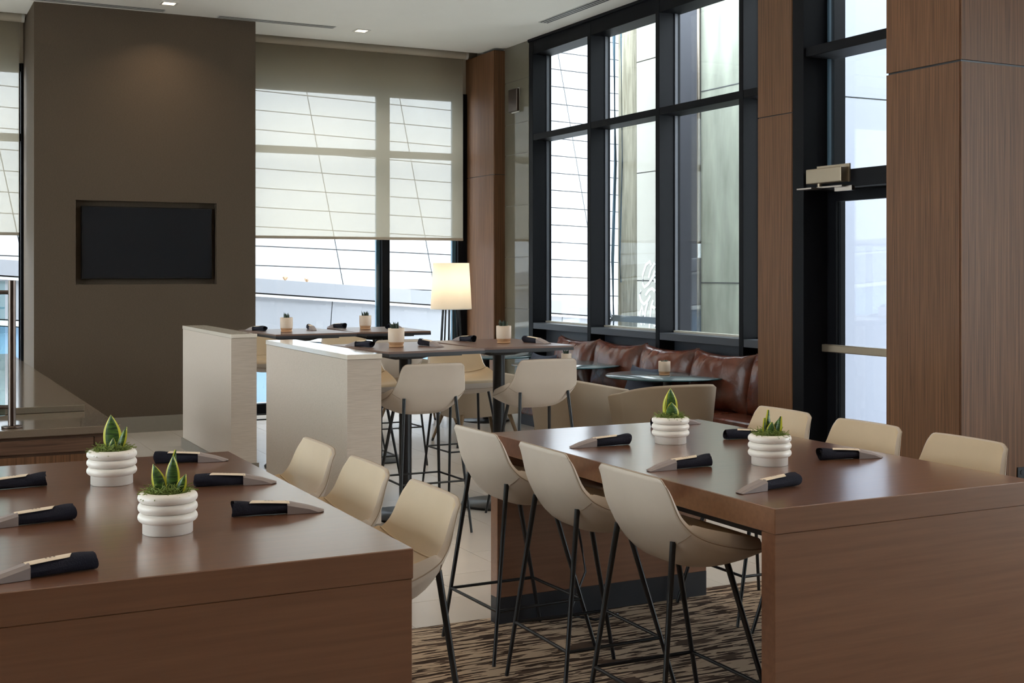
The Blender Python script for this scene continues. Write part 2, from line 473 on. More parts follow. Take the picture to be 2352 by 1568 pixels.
# ---- big window in the right wall (window_1)
w1 = struct(empty('window_1', (6.80, 0, 0)))
XF, XG = 0.0, 0.19          # front plane and glass plane (local to x = 6.80)
muls = [(12.95, 13.045), (11.612, 11.682), (10.277, 10.346), (8.938, 9.002), (7.90, 7.965)]
for (a, b) in muls:
    bx('mullion', (XF, a, 0), (XG + .06, b, CEIL - .03), 'frame_dark', w1, 0.003)
for i in range(len(muls) - 1):
    y1, y0 = muls[i][0], muls[i + 1][1]
    bx('window_head', (XF + .004, y0, 4.235), (XG + .06, y1, CEIL - .03), 'frame_dark', w1)
    bx('transom', (XF + .004, y0, 3.226), (XG + .06, y1, 3.297), 'frame_dark', w1, 0.002)
    bx('sill', (XF + .004, y0, 1.017), (XG + .06, y1, 1.086), 'frame_grey', w1, 0.002)
    bx('glazing_bead', (XG - .02, y0, 1.086), (XG + .03, y1, 1.106), 'shade_bracket', w1)
    bx('glazing_bead', (XG - .012, y1 - .012, 1.106), (XG + .02, y1, 3.226), 'frame_grey', w1)
    bx('glazing_bead', (XG - .012, y1 - .012, 3.297), (XG + .02, y1, 4.235), 'frame_grey', w1)
    bx('lower_panel', (XG - .01, y0, 0), (XG + .05, y1, 1.017), 'frame_grey', w1)
    bx('pane', (XG, y0, 1.1), (XG + .008, y1, 3.23), 'window_glass', w1)
    bx('pane', (XG, y0, 3.29), (XG + .008, y1, 4.24), 'window_glass', w1)
bx('track', (-0.02, 7.97, CEIL - .03), (XG + .1, 13.05, CEIL), 'frame_dark', w1)

# ---- door in the right wall with glazed transoms (door_1)
d1 = struct(empty('door_1', (6.20, 0, 0)))
DY0, DY1 = 6.541, 7.534
XD = 0.25
m = MB(); m.box((0.0, 7.408, 0), (XD + .05, DY1, CEIL)); m.build('jamb', 'frame_dark', d1)
bx('jamb', (XD - .02, DY0, 0), (XD + .05, DY0 + .03, CEIL), 'frame_dark', d1)
bx('header', (0.02, DY0, 2.301), (XD + .05, 7.408, 2.429), 'frame_dark', d1, 0.003)
bx('transom_bar', (0.02, DY0, 3.309), (XD + .05, 7.408, 3.382), 'frame_dark', d1, 0.003)
bx('transom_head', (0.02, DY0, 4.3), (XD + .05, 7.408, CEIL), 'frame_dark', d1)
bx('pane', (XD, DY0, 2.429), (XD + .008, 7.408, 3.309), 'window_glass', d1)
bx('pane', (XD, DY0, 3.382), (XD + .008, 7.408, 4.3), 'window_glass', d1)
bx('glazing_bead', (XD - .02, 7.385, 2.429), (XD + .0, 7.408, 4.3), 'cable_blue', d1)
# door leaf
m = MB()
m.box((XD - .02, 7.312, 0.01), (XD + .03, 7.408, 2.301)); m.box((XD - .02, DY0, 0.01), (XD + .03, DY0 + .1, 2.301))
m.box((XD - .02, DY0 + .1, 2.219), (XD + .03, 7.312, 2.301)); m.box((XD - .02, DY0 + .1, 0.01), (XD + .03, 7.312, 0.25))
leaf = m.build('door_leaf', 'frame_dark', d1)
bx('glass', (XD, DY0 + .1, .25), (XD + .008, 7.312, 2.219), 'window_glass', leaf)
bar = bx('push_bar', (XD - .1, DY0 + .06, 1.081), (XD - .055, 7.381, 1.138), 'satin_bronze', d1, 0.006)
bx('bracket', (XD - .056, 7.344, 1.087), (XD - .019, 7.376, 1.132), 'satin_bronze', bar)
bx('bracket', (XD - .056, DY0 + .07, 1.087), (XD - .019, DY0 + .1, 1.132), 'satin_bronze', bar)
cl = bx('door_closer', (-0.06, 6.929, 2.338), (0.02, 7.312, 2.447), 'satin_bronze', d1, 0.006)
bx('mounting_plate', (0.008, 6.916, 2.338), (0.02, 7.267, 2.470), 'satin_bronze', cl)
MB().tube([(-.02, 7.203, 2.338), (-.02, 7.203, 2.315)], 0.018, 10).build('spindle', 'satin_bronze', cl)
MB().box((-.035, 6.948, 2.303), (-.005, 7.221, 2.314)).box((-.10, 7.203, 2.297), (.0, 7.367, 2.308)).box((0.0, 6.884, 2.274), (.03, 7.066, 2.310)).build('arm', 'brushed_steel', cl)

# ---- back windows with roller blinds
def back_window(name, x0, x1, mull, right_frame):
    wn = struct(empty(name, (0, 14.48, 0)))
    xs = [x0] + [c for ab in mull for c in ab] + [x1]
    for (a, b) in mull:
        bx('mullion', (a, 0, 0), (b, .14, 3.95), 'frame_dark', wn, 0.003)
    for k in range(0, len(xs), 2):
        a, b = xs[k], xs[k + 1]
        bx('transom', (a, 0.01, 3.105), (b, .13, 3.185), 'frame_dark', wn)
        bx('window_head', (a, 0.01, 3.86), (b, .13, 3.95), 'frame_dark', wn)
        bx('sill', (a, 0.01, 0), (b, .13, 0.12), 'frame_dark', wn)
        bx('pane', (a, .07, .12), (b, .078, 3.105), 'window_glass', wn)
        bx('pane', (a, .07, 3.185), (b, .078, 3.86), 'window_glass', wn)
        bx('glazing_bead', (b - (.05 if right_frame else .012), .078, .12), (b, .12, 3.86), 'cable_blue', wn)  # bluish glint of the frame side put into the bead colour
    return wn
back_window('window_2', 3.58, 6.53, [(5.50, 5.60)], True)
back_window('window_3', -7, 1.322, [(-3.8, -3.7), (-1.6, -1.5), (1.322, 1.35)], False)
struct(bx('trim_1', (6.53, 14.48, 0), (6.67, 14.62, 3.95), 'frame_dark'))

def roller_blind(x0, x1, label):
    b = empty('roller_blind', (0, 14.25, 0)); tag(b, label, 'blind')
    MB().tube([(x0 - .01, 0, 4.40), (x1 + .02, 0, 4.40)], 0.048, 20).build('roller', 'wall_paint', b)
    cb = MB()
    nx = 8
    cb.grid([[(x0 + (x1 - x0) * i / nx, 0.02, z) for i in range(nx + 1)] for z in (2.10, 3.0, 4.40)])
    c = cb.build('cloth', 'blind_cloth', b)
    bx('hem_bar', (x0, 0.008, 2.072), (x1, 0.032, 2.105), 'wall_paint', b, 0.004)
    MB().tube([(x1 + .02, 0, 4.40), (x1 + .05, 0, 4.40)], 0.05, 14).build('end_bracket', 'shade_bracket', b)
    return b
roller_blind(3.66, 6.50, 'wide sheer roller blind half lowered over the back window beside the floor lamp')
roller_blind(-6.9, 1.285, 'sheer roller blind at the far left, left of the brown television wall')

# ---- near right side: glazed wall out of view that lets the daylight in
w4 = struct(empty('window_4', (9.5, 0, 0)))
for y in (-1.7, 0.9, 3.5):
    bx('mullion', (0, y - .05, 0), (.12, y + .05, CEIL), 'frame_dark', w4)
bx('sill', (0.0, -1.7, 0), (.12, 3.5, .35), 'frame_dark', w4)
bx('window_head', (0.0, -1.7, 4.2), (.12, 3.5, CEIL), 'frame_dark', w4)
bx('transom', (0.0, -1.7, 2.9), (.12, 3.5, 2.98), 'frame_dark', w4)
bx('pane', (.1, -1.7, .35), (.108, 3.5, 4.2), 'window_glass', w4)
struct(bx('wall_right_rear', (9.5, -7, 0), (9.62, -1.7, CEIL), 'walnut_panel'))
struct(bx('wall_side', (9.5, 3.5, 0), (9.62, 5.9, CEIL), 'walnut_panel'))

# ---- ceiling fittings
def downlight(x, y, label):
    d = empty('ceiling_downlight', (x, y, CEIL)); tag(d, label, 'light', 'square ceiling downlights')
    m = MB(); a, b_ = .085, .06
    for (p, q) in (((-a, -a), (a, -b_)), ((-a, b_), (a, a)), ((-a, -b_), (-b_, b_)), ((b_, -b_), (a, b_))):
        m.box((p[0], p[1], -.008), (q[0], q[1], 0.0))
    m.build('trim', 'white_plastic', d)
    bx('lens', (-b_, -b_, -.004), (b_, b_, -.001), 'downlight_lens', d)
    la = bpy.data.lights.new('downlight', 'AREA'); la.shape = 'SQUARE'; la.size = 0.11; la.energy = DOWNLIGHT_W; la.color = WARM
    la.spread = R(120)
    lo = bpy.data.objects.new('downlight_lamp', la); lo.location = (0, 0, -.012); col.objects.link(lo); lo.parent = d
downlight(2.586, 12.895, 'square downlight in the ceiling in front of the television wall')
downlight(4.831, 13.384, 'square downlight in the ceiling near the wide roller blind')
for k, (x, y) in enumerate([(0.6, 9.6), (2.9, 9.2), (5.3, 9.2), (0.4, 6.4), (2.9, 6.6), (5.2, 6.4), (0.4, 3.4), (2.9, 3.6), (5.2, 3.6), (7.8, 3.2),
                            (0.0, 0.6), (2.8, 0.6), (5.6, 0.6), (-3.4, 3.2), (-3.4, 7.0), (-3.2, -2.5), (1.0, -3.0), (5.0, -3.0)]):
    downlight(x, y, 'unseen square ceiling downlight added above the dining room for warm fill light')  # unseen fixtures added to supply warm fill light

def slot_vent(x0, y0, x1, y1, label):
    L_ = math.hypot(x1 - x0, y1 - y0); a = math.atan2(y1 - y0, x1 - x0)
    d = empty('slot_diffuser', (x0, y0, CEIL - .0005), a); tag(d, label, 'vent', 'linear ceiling vents')
    bx('backing', (0, -.06, -.003), (L_, .06, -.0005), 'vent_dark', d)
    for k, yy in enumerate((-.06, -.022, .016, .053)):
        bx('slat', (0, yy, -.0045), (L_, yy + (.008 if k in (0, 3) else .012), -.003), 'vent_white', d)
    bx('end_cap', (-.01, -.06, -.005), (0, .061, 0), 'vent_white', d); bx('end_cap', (L_, -.06, -.005), (L_ + .01, .061, 0), 'vent_white', d)
slot_vent(-1.5, 13.30, 2.615, 13.30, 'thin black slot vent in the ceiling above the left of the television')
slot_vent(3.195, 13.35, 4.492, 13.35, 'thin black slot vent in the ceiling between television wall and blind')
slot_vent(6.46, 12.05, 6.46, 6.7, 'long slot vent in the ceiling along the tall right window')

# ================================================================== OUTSIDE
struct(bx('ground', (-25, -12, -.4), (40, 60, -.35), 'ext_ground'))
# white panelled facade opposite, courses dip slightly to the right
fac = empty('opposite_facade', (0, 24, 0)); tag(fac, 'sunlit white panelled building facade outside the back window', 'building')
bx('backing', (-3, .05, -.4), (20.5, .4, 8.9), 'ext_joint', fac)
rowh, coww, tilt, lean = 0.38, 2.0, 0.036, -0.20
for r_ in range(0, 24):
    for c_ in range(-1, 10):
        z0 = r_ * rowh; z1 = z0 + rowh - 0.018
        off = 0.0
        x0 = c_ * coww + off; x1 = x0 + coww - 0.02
        P_ = []
        for (xx, zz) in ((x0, z0), (x1, z0), (x1, z1), (x0, z1)):
            X = xx + lean * (zz - 3.0); P_.append((X, zz - tilt * (X - 4)))
        m = MB()
        m.add([(p[0], 0, p[1]) for p in P_] + [(p[0], .05, p[1]) for p in P_],
              [(0, 1, 2, 3), (7, 6, 5, 4), (0, 4, 5, 1), (1, 5, 6, 2), (2, 6, 7, 3), (3, 7, 4, 0)])
        m.build('panel', 'ext_white', fac)
# sloping parapet between
pa = empty('street_parapet', (3.0, 19.0, 1.62)); pa.rotation_euler = (0, R(4.3), 0)
tag(pa, 'grey metal parapet running downhill outside the back window', 'parapet')
for k in range(-4, 6):
    bx('coping', (k * 2.1, -.1, -.10), (k * 2.1 + 2.09, .3, .12), 'ext_metal', pa)
    bx('metal_panel', (k * 2.1 - .8, 0, -.72), (k * 2.1 + 1.285, .1, -.13), 'ext_metal', pa)
    bx('glass_panel', (k * 2.1 - .8, .05, -2.4), (k * 2.1 + 1.285, .1, -.83), 'ext_blue', pa)
bx('ledge', (-9, -.06, -.16), (12, .1, -.12), 'ext_ledge', pa)
bx('ledge', (-9, -.06, -.81), (12, .1, -.74), 'ext_ledge', pa)
bx('core', (-9, .1, -2.4), (12, .3, -.1), 'ext_joint', pa)
for k, (x, s_) in enumerate(((1.9, .10), (2.6, .09), (2.95, .07), (5.2, .12), (5.4, .1))):
    m = MB()
    for q in range(9):
        a = rnd.uniform(0, 6.28); m.tube([(0, 0, 0), (math.cos(a) * s_ * .5, math.sin(a) * .03, s_ * rnd.uniform(.5, 1))], 0.012, 4, r2=.004)
    g = m.build('dry_weed', 'dry_plant')
    tl = R(4.3); g.location = (3.0 + x * math.cos(tl), 18.98, 1.62 - x * math.sin(tl) + .12 * math.cos(tl))
    tag(g, ['small dry weed on the parapet, farthest left', 'dry weed tuft on the parapet, second from left', 'tiny dry weed on the parapet left of the dark mullion', 'dry weed clump on the parapet just left of the lamp shade', 'dry weed on the parapet touching the lamp shade outline'][k], 'weed', 'dry weeds on the parapet')
# right side: utility pole, cables, panelled wall, concrete pier
pl = empty('utility_pole', (8.42, 13.45, -.35)); tag(pl, 'weathered wooden utility pole outside the tall right window', 'pole')
MB().lathe([(0, 0), (.125, 0), (.118, 3), (.11, 7.2), (0, 7.2)], 20).build('timber', 'pole_wood', pl)
for k, (dx, dy, rr) in enumerate(((-.17, .05, .02), (-.205, .0, .012), (-.14, -.07, .01))):
    MB().tube([(dx, dy, .9 + k * .5), (dx - .02, dy, 2.2), (dx + .02, dy, 3.4), (dx, dy, 5), (dx + .015, dy, 7.1)], rr, 8).build('cable', 'cable_blue', pl)
hc = MB().tube([(8.1, 16.4, 6.2), (7.98, 16.0, 4.6), (7.9, 15.6, 3.2), (7.98, 15.4, 2.4), (7.86, 15.3, 1.9)], 0.014, 8).build('hanging_cable', 'cable_blue')
tag(hc, 'loose cable hanging outside the leftmost pane of the tall right window', 'cable')
ew = empty('panelled_side_wall', (9.40, 0, 0)); tag(ew, 'pale panelled side wall with white graffiti outside the right window', 'wall')
bx('backing', (.04, 12.9, -.35), (.3, 15.05, 7), 'ext_joint', ew)
for (za, zb) in ((-.35, 1.55), (1.565, 3.05), (3.065, 4.6), (4.615, 7)):
    bx('panel', (0, 12.9, za), (.04, 15.05, zb), 'ext_panel_warm', ew)
GR = [[(14.46, 1.601), (14.404, 1.715), (14.308, 1.799)], [(14.404, 1.769), (14.432, 1.822), (14.53, 1.777), (14.614, 1.638), (14.614, 1.515), (14.572, 1.466), (14.46, 1.517), (14.349, 1.616), (14.308, 1.692)], [(14.657, 1.43), (14.693, 1.36), (14.657, 1.275), (14.586, 1.231), (14.488, 1.279), (14.418, 1.349)], [(14.537, 1.355), (14.46, 1.425), (14.377, 1.453), (14.301, 1.412)], [(14.671, 0.989), (14.686, 1.097), (14.629, 1.206), (14.6, 1.099), (14.6, 0.991), (14.643, 0.951), (14.671, 0.989)], [(14.488, 1.256), (14.544, 1.139), (14.572, 0.954)], [(14.349, 1.289), (14.397, 1.212), (14.418, 1.067), (14.446, 0.882)], [(14.377, 1.205), (14.301, 1.177)], [(14.301, 0.987), (14.328, 0.956), (14.301, 0.934)], [(14.308, 1.639), (14.321, 1.579), (14.301, 1.533)]]
for st in GR:
    MB().tube([(-.004, y, z) for (y, z) in st], 0.024, 6).build('graffiti_stroke', 'graffiti_paint', ew).scale = (0.3, 1, 1)
cpier = empty('concrete_pier', (8.60, 9.86, -.35)); tag(cpier, 'stained concrete pier with pale cladding outside the right window and door', 'pier')
bx('concrete_core', (0, .05, 0), (2.6, 2.25, 7.6), 'concrete', cpier)
for zz in (1.9, 4.15): bx('form_joint', (-.003, .05, zz), (.001, 2.25, zz + .012), 'ext_joint', cpier)
for (za, zb) in ((0, 1.2), (1.215, 3.82), (3.835, 7.6)):
    p_ = bx('cladding_panel', (0.0, -.0, za), (2.6, .04, zb), 'ext_panel', cpier)
    for xx in (.06, 1.2, 2.5):
        for zz in (za + .12, zb - .12):
            MB().tube([(xx, .001, zz), (xx, -.006, zz)], .012, 8).build('screw', 'ext_metal', p_)
dk = bx('steel_downpipe_casing', (8.58, 12.12, -.35), (8.9, 13.0, 7), 'ext_dark'); tag(dk, 'dark metal casing between concrete pier and panelled wall outside', 'casing')
cd = MB().tube([(8.55, 12.09, -.3), (8.55, 12.09, 7)], .02, 10).build('conduit_pipe', 'brushed_steel'); tag(cd, 'thin vertical steel conduit beside the concrete pier', 'pipe')
br = empty('outside_pull_bar', (7.3, 11.98, 1.13)); tag(br, 'grey metal pull bar on a forked bracket low outside the middle pane', 'handle')
bx('bar', (0, -.95, .0), (.02, 0.02, .07), 'ext_metal', br)
for s_ in (1, -1):
    MB().tube([(0.0, 0.0, .035), (0.0, .05, .035 + .04 * s_), (0.0, .09, .035 + .13 * s_)], .014, 8).build('fork', 'ext_metal', br)
bx('mount', (-.01, .1, -.13), (.01, .13, .2), 'ext_metal', br)
bx('post', (-.015, .095, -1.5), (.015, .135, -.13), 'ext_metal', br)

# ================================================================== FURNITURE
TZ = 0.914
# ---- communal tables
def communal(x0, x1, y0, y1, label):
    t = empty('communal_table', ((x0 + x1) / 2, (y0 + y1) / 2, 0.008)); tag(t, label, 'table')
    hw, hl = (x1 - x0) / 2, (y1 - y0) / 2
    top = TZ - .008
    bx('tabletop', (-hw, -hl, top - .086), (hw, hl, top), 'table_veneer', t, 0.0025)
    for s_ in (-1, 1):
        ya, yb = (-hl + .003, -hl + .075) if s_ < 0 else (hl - .075, hl - .003)
        bx('end_panel', (-hw + .003, ya, .125), (hw - .003, yb, top - .0862), 'table_veneer', t, 0.002)
        bx('kick_plate', (-hw + .003, ya + .001, 0), (hw - .003, yb - .001, .125), 'kick_black', t)
    bx('spine', (-.02, -hl + .075, top - .3), (.02, hl - .075, top - .087), 'kick_black', t)
    return t
communal(0.113, 1.328, 3.25, 5.358, 'long brown veneer communal table at the left with cream stools on one visible side')
communal(2.605, 3.822, 3.255, 5.405, 'long brown veneer communal table at the right with cream stools on both sides')

# ---- stools
def smooth_curve(pts, n):
    out = []
    P_ = [pts[0]] + pts + [pts[-1]]
    segs = len(pts) - 1
    for k in range(n + 1):
        t = k / n * segs; i = min(int(t), segs - 1); u = t - i
        p0, p1, p2, p3 = [Vector(P_[i + j]) for j in range(4)]
        out.append(0.5 * ((2 * p1) + (-p0 + p2) * u + (2 * p0 - 5 * p1 + 4 * p2 - p3) * u * u + (-p0 + 3 * p1 - 3 * p2 + p3) * u ** 3))
    return out

def stool_meshes(extra):
    """x forward, origin on the floor under the seat centre"""
    NV, NU = 30, 24
    # per v: centre x, centre z, half width, wrap (x forward at the edges), lift (z up at the edges), thickness
    keys = [(-.214, .980, .203, .006, -.002, .015), (-.197, .915, .214, .014, 0, .021), (-.180, .855, .226, .022, 0, .027),
            (-.161, .800, .238, .030, .022, .035), (-.128, .757, .244, .010, .066, .064), (-.06, .742, .247, 0, .064, .084),
            (.03, .739, .246, 0, .044, .090), (.115, .742, .238, -.004, .020, .084), (.185, .744, .222, -.012, .004, .070), (.214, .728, .208, -.02, 0, .044)]
    C6 = []
    A = smooth_curve([k[:3] for k in keys], NV); B = smooth_curve([k[3:] for k in keys], NV)
    inner, outer = [], []
    for i in range(NV + 1):
        cx, cz, hw = A[i]; wr, lf, th = B[i]
        t = i / NV
        ri, ro = [], []
        for j in range(NU + 1):
            u = math.sin((-1 + 2 * j / NU) * math.pi / 2 * .86) / math.sin(math.pi / 2 * .86)
            au = abs(u)
            x = cx + wr * au ** 3.5; y = u * hw; z = cz + lf * au ** 3.5
            z -= .018 * max(0, (au - .86) / .14) ** 2.4 * max(0, 1 - t / .08)
            ri.append((x, y, z + extra))
            bk = max(0.0, min(1.0, (0.47 - t) / 0.2)); bk = bk * bk * (3 - 2 * bk)   # 1 on the back, 0 on the seat
            thu = th * (1 - .40 * au ** 4)
            ox = x - thu * bk * 1.25; oz = z - thu * (1 - bk) * 1.15 - (0.012 * bk * t * 2)
            ow = y * (1 + .02 * au) + (.008 * (1 if u > 0 else -1) * au ** 6)
            ro.append((ox, ow, oz + extra))
        inner.append(ri); outer.append(ro)
    m_in = MB().grid(inner, smooth=True)
    m_out = MB().grid(outer, smooth=True, flip=True)
    loop_i = inner[0] + [r_[-1] for r_ in inner[1:]] + inner[-1][-2::-1] + [r_[0] for r_ in inner[-2:0:-1]]
    loop_o = outer[0] + [r_[-1] for r_ in outer[1:]] + outer[-1][-2::-1] + [r_[0] for r_ in outer[-2:0:-1]]
    mid = []
    n = len(loop_i)
    cxm = Vector((0, 0, .8 + extra))
    for a, b in zip(loop_i, loop_o):
        a, b = Vector(a), Vector(b); q = (a + b) / 2; d = (q - cxm); d.x *= .6
        mid.append(tuple(q + d.normalized() * .006))
    vs = loop_i + mid + loop_o
    fs = []
    for k in range(n):
        k2 = (k + 1) % n
        fs.append((k, n + k, n + k2, k2)); fs.append((n + k, 2 * n + k, 2 * n + k2, n + k2))
    m_out.add(vs, fs, 0, True)
    seam = MB()
    for sg_ in (1, -1):
        seam.tube([(p[0] - .001, p[1] + .0012 * sg_, p[2]) for p in outer[12] if p[1] * sg_ > .185], .0014, 4, caps=False)
    seam.tube([tuple(Vector(p) * .5 + Vector(q) * .5 + Vector((0, 0, 0))) for p, q in zip(loop_o, mid)] , .0022, 4, caps=False)
    ic = 11
    crease = MB().tube([(p[0] + .001, p[1] * .985, p[2] + .0005) for p in inner[ic]], .003, 5)
    il = 12
    def shell_pt(i, yy):
        row = outer[i]
        q = min(row, key=lambda p: abs(p[1] - yy)); return q
    legs = []
    H0 = .72 + extra
    for sx, sy in ((-1, -1), (-1, 1), (1, -1), (1, 1)):
        q = shell_pt(il if sx < 0 else 22, sy * (.185 if sx < 0 else .165))
        top = Vector((q[0] - (.004 if sx < 0 else 0), q[1], q[2] + (.012 if sx < 0 else .012)))
        foot = Vector((sx * .258, sy * .25, 0))
        legs.append((top, foot))
    zr = .225 + extra * .93
    ring = []
    for top, foot in legs:
        t = zr / top.z; ring.append(foot.lerp(top, t))
    legm = [MB().tube([top, foot], .0115, 8, r2=.0085).mesh('leg', 'black_metal') for top, foot in legs]
    ringm = []
    for a, b in ((0, 1), (2, 3), (0, 2), (1, 3)):
        ringm.append(MB().tube([ring[a], ring[b]], .007, 6).mesh('footrest', 'black_metal'))
    def fixm(mb, nm, mat):
        me = mb.mesh(nm, mat); bm = bmesh.new(); bm.from_mesh(me)
        bmesh.ops.remove_doubles(bm, verts=bm.verts, dist=1e-4); bmesh.ops.recalc_face_normals(bm, faces=bm.faces); bm.to_mesh(me); bm.free(); return me
    return fixm(m_out, 'outer_shell', 'stool_leather'), fixm(m_in, 'seat_lining', 'stool_inner'), seam.mesh('seam', 'stitch'), crease.mesh('crease_welt', 'stool_inner'), legm, ringm

def make_stool(name, meshes, label, cat, group, loc, rz):
    sh, li, se, cr, lg, rg = meshes
    t = empty(name, loc, rz); tag(t, label, cat, group)
    s_ = link('outer_shell', sh, t); link('seam', se, s_)
    i_ = link('seat_lining', li, t); link('crease_welt', cr, i_)
    for m_ in lg: link('leg', m_, t)
    for m_ in rg: link('footrest', m_, t)
    return t
cm = stool_meshes(0.0); bm_ = stool_meshes(0.117)
FLc = 0.008
G1 = 'counter stools at the communal tables'
where3 = ['farthest', 'middle', 'nearest']
for k, (y, dr) in enumerate(((5.03, 2), (4.385, -1), (3.735, 0))):
    make_stool('counter_stool', cm, 'cream leather stool from behind, %s of three left of the right table' % where3[k], 'stool', G1, (2.567, y, FLc), R(dr))
for k, (y, dr) in enumerate(((5.03, 0), (4.42, 1), (3.83, -1))):
    make_stool('counter_stool', cm, 'cream leather stool facing left, %s of three right of the right table' % where3[k], 'stool', G1, (3.862, y, FLc), R(180 + dr))
for k, (y, dr) in enumerate(((4.92, 0), (4.33, 0), (3.725, 0))):
    make_stool('counter_stool', cm, 'cream and tan leather stool, %s of three right of the left table' % where3[k], 'stool', G1, (1.372, y, FLc), R(180 + dr))
G2 = 'bar stools at the high tables'
for (x, y, a, lb) in ((3.145, 7.575, 90, 'cream bar stool seen from behind, beside the speckled partition cap, front high table'),
                      (4.00, 7.60, 88, 'cream bar stool seen from behind, right end of the front high table'),
                      (3.15, 8.74, -90, 'bar stool facing the camera behind the left column of the front high table'),
                      (3.99, 8.72, -90, 'bar stool facing the camera at the far side of the front high table, seat visible'),
                      (3.20, 11.38, -90, 'bar stool at the far side of the back high table seen between the two partitions'),
                      (4.00, 11.38, -90, 'bar stool at the far side of the back high table, backrest under the tabletop'),
                      (3.97, 10.27, 90, 'bar stool tucked under the near side of the back high table')):
    make_stool('bar_stool', bm_, lb, 'stool', G2, (x, y, 0), R(a))

# ---- high pedestal tables
def high_table(x, y, rz, w_, d_, label):
    H = 1.17
    t = empty('high_table', (x, y, 0), rz); tag(t, label, 'table', 'high pedestal tables')
    top = bx('tabletop', (-w_ / 2, -d_ / 2, H - .014), (w_ / 2, d_ / 2, H), 'table_laminate', t)
    bx('edge_band', (-w_ / 2 - .001, -d_ / 2 - .001, H - .034), (w_ / 2 + .001, d_ / 2 + .001, H - .0135), 'table_edge', t)
    m = MB(); m.box((-w_ / 2 + .12, -d_ / 2 + .1, H - .048), (w_ / 2 - .12, d_ / 2 - .1, H - .034))
    m.add([(-.26, -.06, H - .048), (.26, -.06, H - .048), (.26, .06, H - .048), (-.26, .06, H - .048), (-.1, -.05, H - .085), (.1, -.05, H - .085), (.1, .05, H - .085), (-.1, .05, H - .085)],
          [(0, 1, 5, 4), (1, 2, 6, 5), (2, 3, 7, 6), (3, 0, 4, 7), (4, 5, 6, 7)])
    m.build('support_plate', 'black_metal', t)
    MB().tube([(0, 0, .02), (0, 0, H - .05)], .044, 20).build('column', 'black_metal', t)
    MB().lathe([(0, 0), (.272, 0), (.275, .006), (.275, .014), (.27, .018), (.06, .022), (.05, .03), (0, .03)], 40).build('base_disc', 'black_metal', t)
    return t
high_table(3.985, 8.12, 0, .71, .95, 'high rectangular table with black column, right half of the front pair')
high_table(3.22, 8.03, R(5), .715, .95, 'high rectangular table with black column, left half of the front pair beside the partition')
high_table(3.95, 10.52, R(-3), .67, .95, 'high rectangular table by the window, right half of the back pair')
high_table(3.195, 10.50, R(4), .72, .95, 'high rectangular table by the window, left half of the back pair behind the partition')

# ---- half-height partitions
def partition(x0, x1, y0, y1, label):
    t = empty('partition_wall', ((x0 + x1) / 2, (y0 + y1) / 2, 0)); tag(t, label, 'partition')
    hx, hy = (x1 - x0) / 2, (y1 - y0) / 2
    bx('body', (-hx + .004, -hy + .004, .0), (hx - .004, hy - .004, 1.137), 'grasscloth', t)
    bx('cap', (-hx, -hy, 1.139), (hx, hy, 1.17), 'cap_stone', t, 0.002)
    n = 4
    for k in range(n):
        a = -hy + 2 * hy * k / n; b_ = a + 2 * hy / n - .003
        bx('base_tile', (-hx - .012, a, 0), (-hx + .004, b_, .10), 'tile_base', t)
        bx('base_tile', (hx - .004, a, 0), (hx + .012, b_, .10), 'tile_base', t)
    bx('base_tile', (-hx - .012, -hy - .012, 0), (hx + .012, -hy + .004, .10), 'tile_base', t)
partition(2.545, 2.765, 10.19, 12.06, 'pale woven half-height partition, the far left one near the television wall')
partition(2.572, 2.806, 7.39, 9.24, 'pale woven half-height partition, the near one with a brightly lit stone cap')

# ---- buffet counter and sneeze guard at the left
bc = empty('buffet_counter', (0, 6.64, 0)); tag(bc, 'walnut buffet counter with polished stone steps behind the left table', 'counter')
CX1 = 1.086
bx('cabinet_body', (-5, .03, 0.08), (CX1 - .03, 5.6, .86), 'walnut_cabinet', bc)
bx('toe_kick', (-5, .08, 0), (CX1 - .08, 5.5, .08), 'kick_black', bc)
bx('lower_top', (-5, 0, .862), (CX1, 5.7, .90), 'counter_stone', bc, 0.002)
bx('upper_top', (-5, .74, .901), (CX1 - .075, 5.6, .936), 'counter_stone', bc, 0.002)
for k in range(6):
    xa = .955 - .62 * k
    if k == 0: bx('end_stile', (.96, .018, .1), (CX1 - .03, .03, .845), 'walnut_cabinet', bc)
    dr = bx('drawer_front', (xa - .61, .012, .777), (xa, .03, .845), 'walnut_cabinet', bc)
    bx('door', (xa - .61, .012, .1), (xa, .03, .762), 'walnut_panel', bc)
sg = empty('sneeze_guard', (0.575, 6.76, .90)); tag(sg, 'glass sneeze guard on steel posts on the buffet counter', 'sneeze guard')
def guard_post(x):
    p_ = MB().tube([(x, 0, .012), (x, 0, .745)], .019, 18).build('post', 'dark_steel', sg)
    MB().lathe([(0, 0), (.05, 0), (.05, .01), (0, .01)], 20, c=(x, 0, 0)).build('base_flange', 'dark_steel', p_)
    for zz in (.105, .685):
        MB().tube([(x, 0, zz), (x - .07, .03, zz)], .011, 10).build('standoff', 'dark_steel', p_)
guard_post(0.0); guard_post(-1.5)
bx('glass_panel', (-1.48, .03, .06), (-.03, .04, .742), 'guard_glass', sg)
bx('side_glass', (-.06, .05, .04), (-.052, .55, .66), 'guard_glass', sg)
bx('glass_shelf', (-1.48, .05, .60), (-.03, .5, .61), 'guard_glass', sg)
bx('warming_tray', (-1.2, .1, .002), (-.1, .5, .04), 'brushed_steel', sg)

